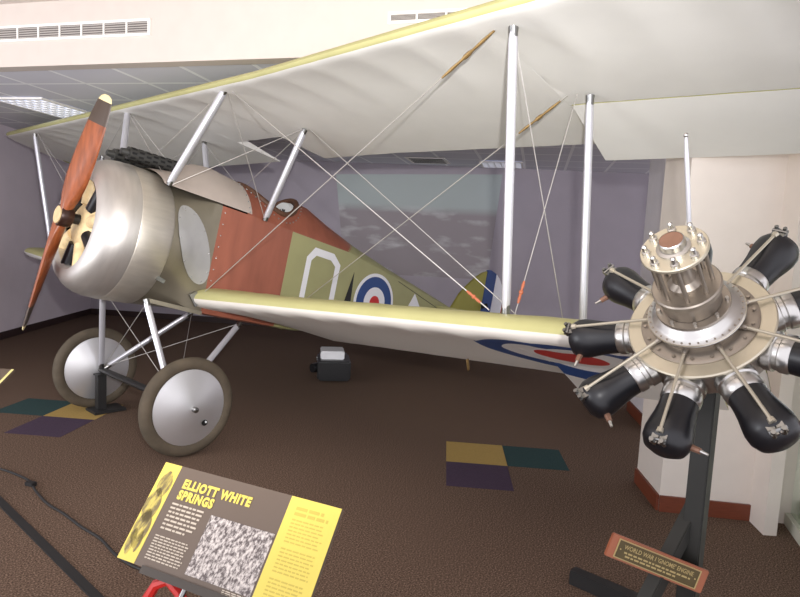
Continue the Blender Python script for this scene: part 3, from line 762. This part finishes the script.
# ---------------------------------------------------------------- projector under the fuselage
pj = empty('projector', (2.42, .36, 0), (0, 0, math.radians(-40))); tag(pj, 'black projector with white top on the floor under the fuselage', 'projector')
MB().box((0, 0, .13), (.36, .52, .22)).build('body', 'black_paint', pj, .02)
MB().box((0, 0, .012), (.26, .34, .024)).build('base', 'black_matt', pj)
MB().box((-.02, -.02, .285), (.26, .30, .09)).build('white_cover', 'projector_white', pj, .01)
MB().cyl((-.12, -.12, .15), (-.24, -.2, .15), .06, .05).build('lens_barrel', 'black_paint', pj)
mb = MB()
for p in ((-.18, .14, .2), (-.18, .02, .2), (-.18, .18, .12)): mb.ball(p, .014, 8)
mb.build('knob', 'steel', pj)
mb = MB(); mb.box((-.151, .06, .29), (.004, .04, .03)); mb.box((-.151, -.08, .30), (.004, .06, .02)); mb.build('cover_slot', 'black_matt', pj)

# ---------------------------------------------------------------- rotary engine on its stand
E0 = V((-.048, -4.057, 1.375)); ez = V((-.72933, .06286, .68126)).normalized(); ex = V((-.05663, -.9979, .03144)); ex = (ex - ez*ex.dot(ez)).normalized(); ey = ez.cross(ex)
eng = D.objects.new('rotary_engine', None); COL.objects.link(eng); eng.empty_display_size = .1
eng.matrix_world = Matrix(((ex.x, ey.x, ez.x, E0.x), (ex.y, ey.y, ez.y, E0.y), (ex.z, ey.z, ez.z, E0.z), (0, 0, 0, 1)))
tag(eng, 'nine cylinder rotary aero engine with black cylinders tilted up on a stand', 'engine')
PH = -2.947
MB().lathe([(0, -.15), (.12, -.15), (.175, -.135), (.2, -.11), (.2, -.012), (.19, -.004), (0, -.004)], n=54).build('crankcase', 'engine_silver', eng)
MB().lathe([(.17, -.004), (.219, -.004), (.220, .004), (.216, .008), (.17, .008)], n=72).build('front_plate', 'engine_cream', eng)
ip = MB().lathe([(.175, .006), (.175, .014), (.165, .018), (.12, .02), (.12, .006)], n=60).build('inner_plate', 'engine_grey', eng)
for k in range(18):
    t = 2*PI*k/18; MB().cyl((.16*math.cos(t), .16*math.sin(t), .016), (.16*math.cos(t), .16*math.sin(t), .026), .0055, n=6).build('bolt', 'engine_grey', ip)
MB().lathe([(.125, .012), (.13, .03), (.128, .05), (.11, .05)], n=48).build('cam_case', 'engine_grey', eng)
fl = MB().lathe([(.12, .048), (.142, .05), (.145, .056), (.142, .062), (.13, .066), (.123, .072), (.112, .084), (.104, .09), (.08, .092)], n=60).build('bevel_flange', 'engine_silver', eng)
for k in range(36):
    t = 2*PI*k/36; MB().cyl((.136*math.cos(t), .136*math.sin(t), .062), (.136*math.cos(t), .136*math.sin(t), .0665), .0032, n=6).build('flange_bolt', 'engine_grey', fl)
MB().lathe([(.134, .0625), (.1435, .0605), (.1445, .058), (.134, .058)], n=60).build('flange_rim', 'engine_cream', fl)
cf = MB().lathe([(.08, .089), (.108, .09), (.110, .094), (.108, .1), (.086, .102)], n=48).build('collar_flange', 'engine_grey', eng)
for k in range(9):
    t = 2*PI*k/9 + .2; MB().cyl((.099*math.cos(t), .099*math.sin(t), .099), (.099*math.cos(t), .099*math.sin(t), .114), .006, n=6).build('bolt', 'engine_silver', cf)
MB().lathe([(.084, .1), (.087, .108), (.087, .155), (.09, .162), (.1, .168), (.101, .184), (.097, .188), (.04, .188)], n=48).build('hub_drum', 'engine_grey', eng)
MB().lathe([(.05, .186), (.05, .2), (.034, .215), (.03, .25), (.03, .33)], n=30).build('hub_shaft', 'engine_grey', eng)
MB().lathe([(0, .329), (.092, .329), (.0945, .332), (.0945, .340), (.092, .343), (.0, .343)], n=60).build('hub_plate', 'engine_cream', eng)
bs = MB().lathe([(.048, .342), (.048, .348), (.038, .352), (.036, .374), (.033, .377)], n=40).build('shaft_boss', 'engine_silver', eng)
MB().lathe([(.033, .376), (0, .377)], n=32).build('shaft_end', 'copper', bs)
for k in range(8):
    t = 2*PI*k/8 + .35; x, y = .075*math.cos(t), .075*math.sin(t)
    r_ = MB().cyl((x, y, .186), (x, y, .33), .0065, n=10).build('hub_bolt', 'engine_grey', eng)
    MB().lathe([(.0125, .342), (.0125, .352), (.008, .354), (.0075, .372), (.004, .376), (0, .376)], (x, y, 0), n=10).build('bolt_nut', 'engine_silver', r_)
for k in range(9):
    t = PH + 2*PI*k/9; dr = V((math.cos(t), math.sin(t), 0)); tn = V((-dr.y, dr.x, 0)); zc_ = V((0, 0, -.062))
    cy = MB().lathe([(.05, .268), (.056, .272), (.0575, .30), (.061, .33), (.067, .36), (.071, .385), (.070, .41), (.060, .432), (.036, .446), (0, .45)], zc_, dr, 30).build('cylinder', 'engine_black', eng)
    MB().lathe([(.054, .19), (.062, .20), (.062, .222), (.056, .226), (.056, .238), (.06, .242), (.06, .264), (.054, .272), (.049, .272)], zc_, dr, 30).build('cylinder_collar', 'engine_silver', cy)
    hp = zc_ + dr*.44
    rk = MB(); rk.beam(hp + V((0, 0, 0.058)) - dr*.02 - tn*.012, hp + V((0, 0, 0.058)) + dr*.012 - tn*.012, .008, .02, tn)
    rk.beam(hp + V((0, 0, 0.058)) - dr*.02 + tn*.012, hp + V((0, 0, 0.058)) + dr*.012 + tn*.012, .008, .02, tn)
    rk.cyl(hp + V((0, 0, 0.062)) - tn*.024, hp + V((0, 0, 0.062)) + tn*.024, .006, n=8)
    rk.cyl(hp + V((0, 0, .042)) - tn*.014 + dr*.004, hp + V((0, 0, .075)) - tn*.014 + dr*.008, .007, n=8); rk.cyl(hp + V((0, 0, .042)) + tn*.014 + dr*.004, hp + V((0, 0, .075)) + tn*.014 + dr*.008, .007, n=8)
    rk.build('rocker', 'steel', cy)
    sp_ = zc_ + dr*.405 + tn*.066 + V((0, 0, -.012))
    sp1 = MB().cyl(sp_, sp_ + tn*.028 + dr*.006, .011, .009, 8).build('spark_plug', 'copper', cy)
    MB().cyl(sp_ + tn*.028 + dr*.006, sp_ + tn*.05 + dr*.012, .006, .004, 8).build('plug_tip', 'engine_silver', sp1)
    if k != 7:
        a_ = dr*.128 + V((0, 0, .03)); b_2 = hp + V((0, 0, 0.070)) - dr*.02
        pr_ = MB().cyl(a_, b_2, .0052, .0052, 8).build('pushrod', 'rod_cream', eng)
        MB().cyl(a_ - (b_2-a_).normalized()*.004, a_.lerp(b_2, .08), .010, .008, 8).build('pushrod_socket', 'engine_grey', pr_)
        MB().cyl(a_.lerp(b_2, .95), b_2, .009, .011, 8).build('pushrod_end', 'rod_cream', pr_)
    else:
        inv = eng.matrix_world.inverted()
        b0 = zc_ + dr*.44; top = inv @ V((.15, -3.90, 2.01))
        lr_ = MB().lathe([(.0085, 0), (.0085, (top-b0).length*.8), (.005, (top-b0).length)], b0, top-b0, 12).build('pushrod', 'strut_silver', eng)
        tag(lr_, 'loose silver rod standing upright with a ball end')
        MB().ball(top, .009).build('ball_end', 'engine_silver', lr_)
# stand
sx = empty('engine_stand', (.08, -4.075, 0)); tag(sx, 'dark steel stand with sloping brace under the rotary engine', 'stand')
O = V((.08, -4.075, 0))
MB().box((0, 0, .62), (.068, .062, 1.10)).build('post', 'stand_green', sx, .004)
MB().beam(V((0, 0, 1.17)), E0 + ez*-.14 - O, .07, .07, (0, 1, 0)).build('mount', 'stand_black', sx)
MB().beam((.03, .01, .72), (-.44, .16, .07), .05, .05).build('brace', 'stand_green', sx, .003)
MB().beam((-.62, .17, .035), (.46, 0, .035), .06, .068).build('base_rail', 'stand_black', sx, .003)
MB().beam((.44, .62, .035), (.44, -.62, .035), .06, .068).build('cross_foot', 'stand_black', sx, .003)
MB().beam((-.62, .75, .035), (-.62, -.40, .035), .06, .068).build('cross_foot', 'stand_black', sx, .003)
# plaque
k = 2.03/1.95
def sc(p): return CAM + (V(p)-CAM)*k
TL, TR, BR, BLc = sc((-.257, -3.922, .687)), sc((-.055, -4.166, .578)), sc((-.075, -4.155, .501)), sc((-.286, -3.899, .62))
pu = (TR - TL).normalized(); pn = pu.cross((BLc-TL)).normalized(); pn = pn if pn.dot(CAM-TL) > 0 else -pn
pd = pn.cross(pu); pd = pd if pd.dot(BLc-TL) > 0 else -pd
W_, H_ = (TR-TL).length, (abs((BLc-TL).dot(pd)) + abs((BR-TR).dot(pd)))/2
pq = empty('engine_plaque', TL); tag(pq, 'wooden plaque with engraved brass plate on the engine stand brace', 'plaque')
def pp_(x, y, z): return pu*(x*W_) + pd*(y*H_) + pn*z
MB().poly([pp_(0, 0, 0), pp_(1, 0, 0), pp_(1, 1, 0), pp_(0, 1, 0)], pn*-.014).build('backboard', 'plaque_wood', pq, .003)
bpz = MB().poly([pp_(.09, .15, .003), pp_(.91, .15, .003), pp_(.91, .86, .003), pp_(.09, .86, .003)], pn*-.003).build('brass_plate', 'plaque_brass', pq)
mb = MB()
for (a, b, c, d_) in ((.075, .10, .925, .14), (.075, .87, .925, .91), (.075, .14, .088, .87), (.912, .14, .925, .87)):
    mb.poly([pp_(a, b, .002), pp_(c, b, .002), pp_(c, d_, .002), pp_(a, d_, .002)], pn*-.002)
mb.build('plate_border', 'plaque_text', bpz)
text_mesh('plaque_title', "WORLD WAR I 'GNOME' ENGINE", .021, pp_(.5, .43, .003), pu, -pd, pn, 'plaque_text', bpz, .0002, .78, 'CENTER')
def words(mb, P, x0, x1, y, hgt, z, th, rnd, wmin=.02, wmax=.06, gap=.012):
    x = x0
    while x < x1:
        e_ = min(x1, x + rnd.uniform(wmin, wmax))
        if e_ - x > .004: mb.poly([P(x, y, z), P(e_, y, z), P(e_, y+hgt, z), P(x, y+hgt, z)], th)
        x = e_ + gap
rnd = random.Random(3); mb = MB()
words(mb, pp_, .16, .84, .54, .07, .0036, pn*-.0005, rnd); words(mb, pp_, .18, .70, .68, .07, .0036, pn*-.0005, rnd)
mb.ball(pp_(.115, .5, .003), .003, 6); mb.ball(pp_(.885, .5, .003), .003, 6)
mb.build('engraved_line', 'plaque_text', bpz)

# ---------------------------------------------------------------- information sign in front
def info_sign(TLw, u, v, w_, h_, label, full=True):
    u, v = V(u).normalized(), V(v).normalized(); n_ = u.cross(v).normalized(); n_ = n_ if n_.z > 0 else -n_
    base = V(TLw) + u*(w_*.5) + v*(h_*.55); g = empty('information_sign', (base.x, base.y, 0)); tag(g, label, 'sign', 'reading signs on pedestals')
    o_ = V(TLw) - V((base.x, base.y, 0))
    def P(x, y, z=0): return o_ + u*(x*w_) + v*(y*h_) + n_*z
    def rect(x0, y0, x1, y1, z, th): return MB().poly([P(x0, y0, z), P(x1, y0, z), P(x1, y1, z), P(x0, y1, z)], n_*-th)
    pnl = rect(0, 0, 1, 1, 0, .012).build('panel', 'sign_grey', g)
    if full: rect(.747, .002, 1, .998, .001, .001).build('yellow_column', 'sign_yellow', pnl)
    else: rect(.975, .002, 1.0, .998, .001, .001).build('cream_edge', 'sign_cream', pnl)
    yl = rect(0, .002, .105, .998, .001, .001).build('yellow_strip', 'sign_yellow', pnl)
    fg = MB()
    for cx, cy, rx, ry in ((.058, .22, .04, .13), (.045, .45, .045, .17), (.05, .68, .045, .18), (.03, .82, .022, .12), (.07, .80, .018, .10)):
        fg.poly([P(cx + rx*math.cos(2*PI*i/18), cy + ry*math.sin(2*PI*i/18)*(1 + .12*math.sin(5*i)), .0018) for i in range(18)], n_*-.0004)
    fg.build('pilot_picture', 'pilot_photo', yl)
    if full:
        text_mesh('sign_title', 'ELLIOTT WHITE', .0335, P(.162, .205, .001), u, -v, n_, 'sign_yellow', pnl, .0019, .88)
        text_mesh('sign_title', 'SPRINGS', .0335, P(.162, .318, .001), u, -v, n_, 'sign_yellow', pnl, .0019, .88)
    ph = rect(.388, .375, .737, .935, .0015, .001).build('crowd_photo', 'crowd_photo', pnl)
    r_ = random.Random(8); mb = MB()
    for i in range(7): words(mb, P, .152, .345 - (.05 if i == 6 else .012*r_.random()), .365 + .0405*i, .018, .0014, n_*-.0004, r_, .012, .04, .006)
    mb.build('body_text', 'sign_text', pnl)
    mb = MB()
    for i in range(9): words(mb, P, .145, .35 - .02*r_.random(), .69 + .027*i, .012, .0014, n_*-.0004, r_, .01, .03, .005)
    mb.build('small_text', 'sign_text', pnl); mb = MB()
    for i in range(3): words(mb, P, .60, .735 - .02*r_.random(), .948 + .016*i, .009, .0014, n_*-.0004, r_, .01, .03, .005)
    mb.build('photo_caption', 'sign_text', pnl)
    mb = MB()
    words(mb, P, .79, .93, .085, .03, .0014, n_*-.0004, r_, .03, .06, .008); words(mb, P, .79, .96, .135, .03, .0014, n_*-.0004, r_, .03, .06, .008)
    for i in range(22):
        if i in (7, 15): continue
        words(mb, P, .79, .965 - .02*r_.random(), .20 + .033*i, .014, .0014, n_*-.0004, r_, .01, .03, .005)
    if full: mb.build('column_text', 'sign_text_dim', pnl)
    # support: rail below the edge, column, foot, red clamps
    zt = n_*-.03
    MB().beam(P(.16, 1.02, -.02), P(.64, 1.02, -.02), .02, .05, n_).build('rail', 'sign_edge', g)
    c_ = P(.42, .62, -.02); MB().cyl((c_.x, c_.y, .02), (c_.x, c_.y, c_.z), .022).build('column', 'stand_black', g)
    MB().lathe([(0, .02), (.16, .018), (.17, .008), (.17, 0), (0, 0)], (c_.x, c_.y, 0), n=32).build('foot', 'stand_black', g)
    MB().box(P(.42, .6, -.03), (.16, .12, .025), (u, v, n_)).build('bracket', 'stand_black', g)
    if full:
        rc = MB(); q0 = P(.26, 1.06, -.05)
        rc.tube([P(.15, 1.25, -.08), P(.19, 1.10, -.06), P(.26, 1.03, -.05), P(.33, 1.10, -.06), P(.38, 1.22, -.08)], .014, 8)
        rc.tube([P(.26, 1.03, -.05), P(.30, .85, -.05), P(.40, .62, -.045)], .014, 8)
        rc.ball(P(.175, 1.005, -.01), .010, 10)
        rc.build('red_clamp', 'red_clamp', g)
        MB().cyl(P(.36, 1.05, -.05), P(.345, 1.22, -.06), .007).build('clamp_bolt', 'steel', g)
    return g
U1, V1 = V((.291, -.957, 0)), V((-.597, -.182, -.781))
info_sign((-1.283, -2.971, .902), U1, V1, .6, .275, 'tilted grey and yellow sign reading ELLIOTT WHITE SPRINGS in front of the near wheel')
u2 = V((.62, -.78, 0)).normalized(); v2 = V((-.70, -.55, -.45))
tr = V((-1.03, -.69, .73))
info_sign(tr - u2*.6, u2, v2, .6, .275, 'corner of a yellow edged sign at the left edge of the photo', False)

# ---------------------------------------------------------------- cord and floor strip
pts = [(-1.35, .35), (-1.12, -.05), (-1.0, -.29), (-.95, -.47), (-.93, -.62), (-.95, -.78), (-.96, -1.0), (-.94, -1.19), (-.93, -1.4), (-.91, -1.59), (-.92, -1.78), (-.91, -1.92), (-.88, -2.07), (-.86, -2.4), (-.95, -2.8), (-1.05, -3.05)]
sm = []
for i in range(len(pts)-1):
    p0_, p1_, p2_, p3_ = [V(pts[max(0, min(len(pts)-1, i+k_))] + (0,)) for k_ in (-1, 0, 1, 2)]
    for s_ in range(5):
        t = s_/5; sm.append(.5*((2*p1_) + (p2_-p0_)*t + (2*p0_-5*p1_+4*p2_-p3_)*t*t + (3*p1_-p0_-3*p2_+p3_)*t**3) + V((0, 0, .007)))
cb = MB().tube(sm, .007, 8).build('power_cord', 'cord'); tag(cb, 'thin black power cord snaking across the carpet to the sign', 'cord')
MB().beam((-.955, -.64, .014), (-.93, -.70, .014), .035, .026).build('plug', 'cord', cb, .004)
fs = MB().beam((-1.148, .2, .004), (-1.105, -3.4, .004), .042, .007).build('floor_strip', 'black_matt'); tag(fs, 'straight flat black strip on the carpet at lower left', 'cable cover')  # black strap laid flat on the carpet, not raised as a barrier belt
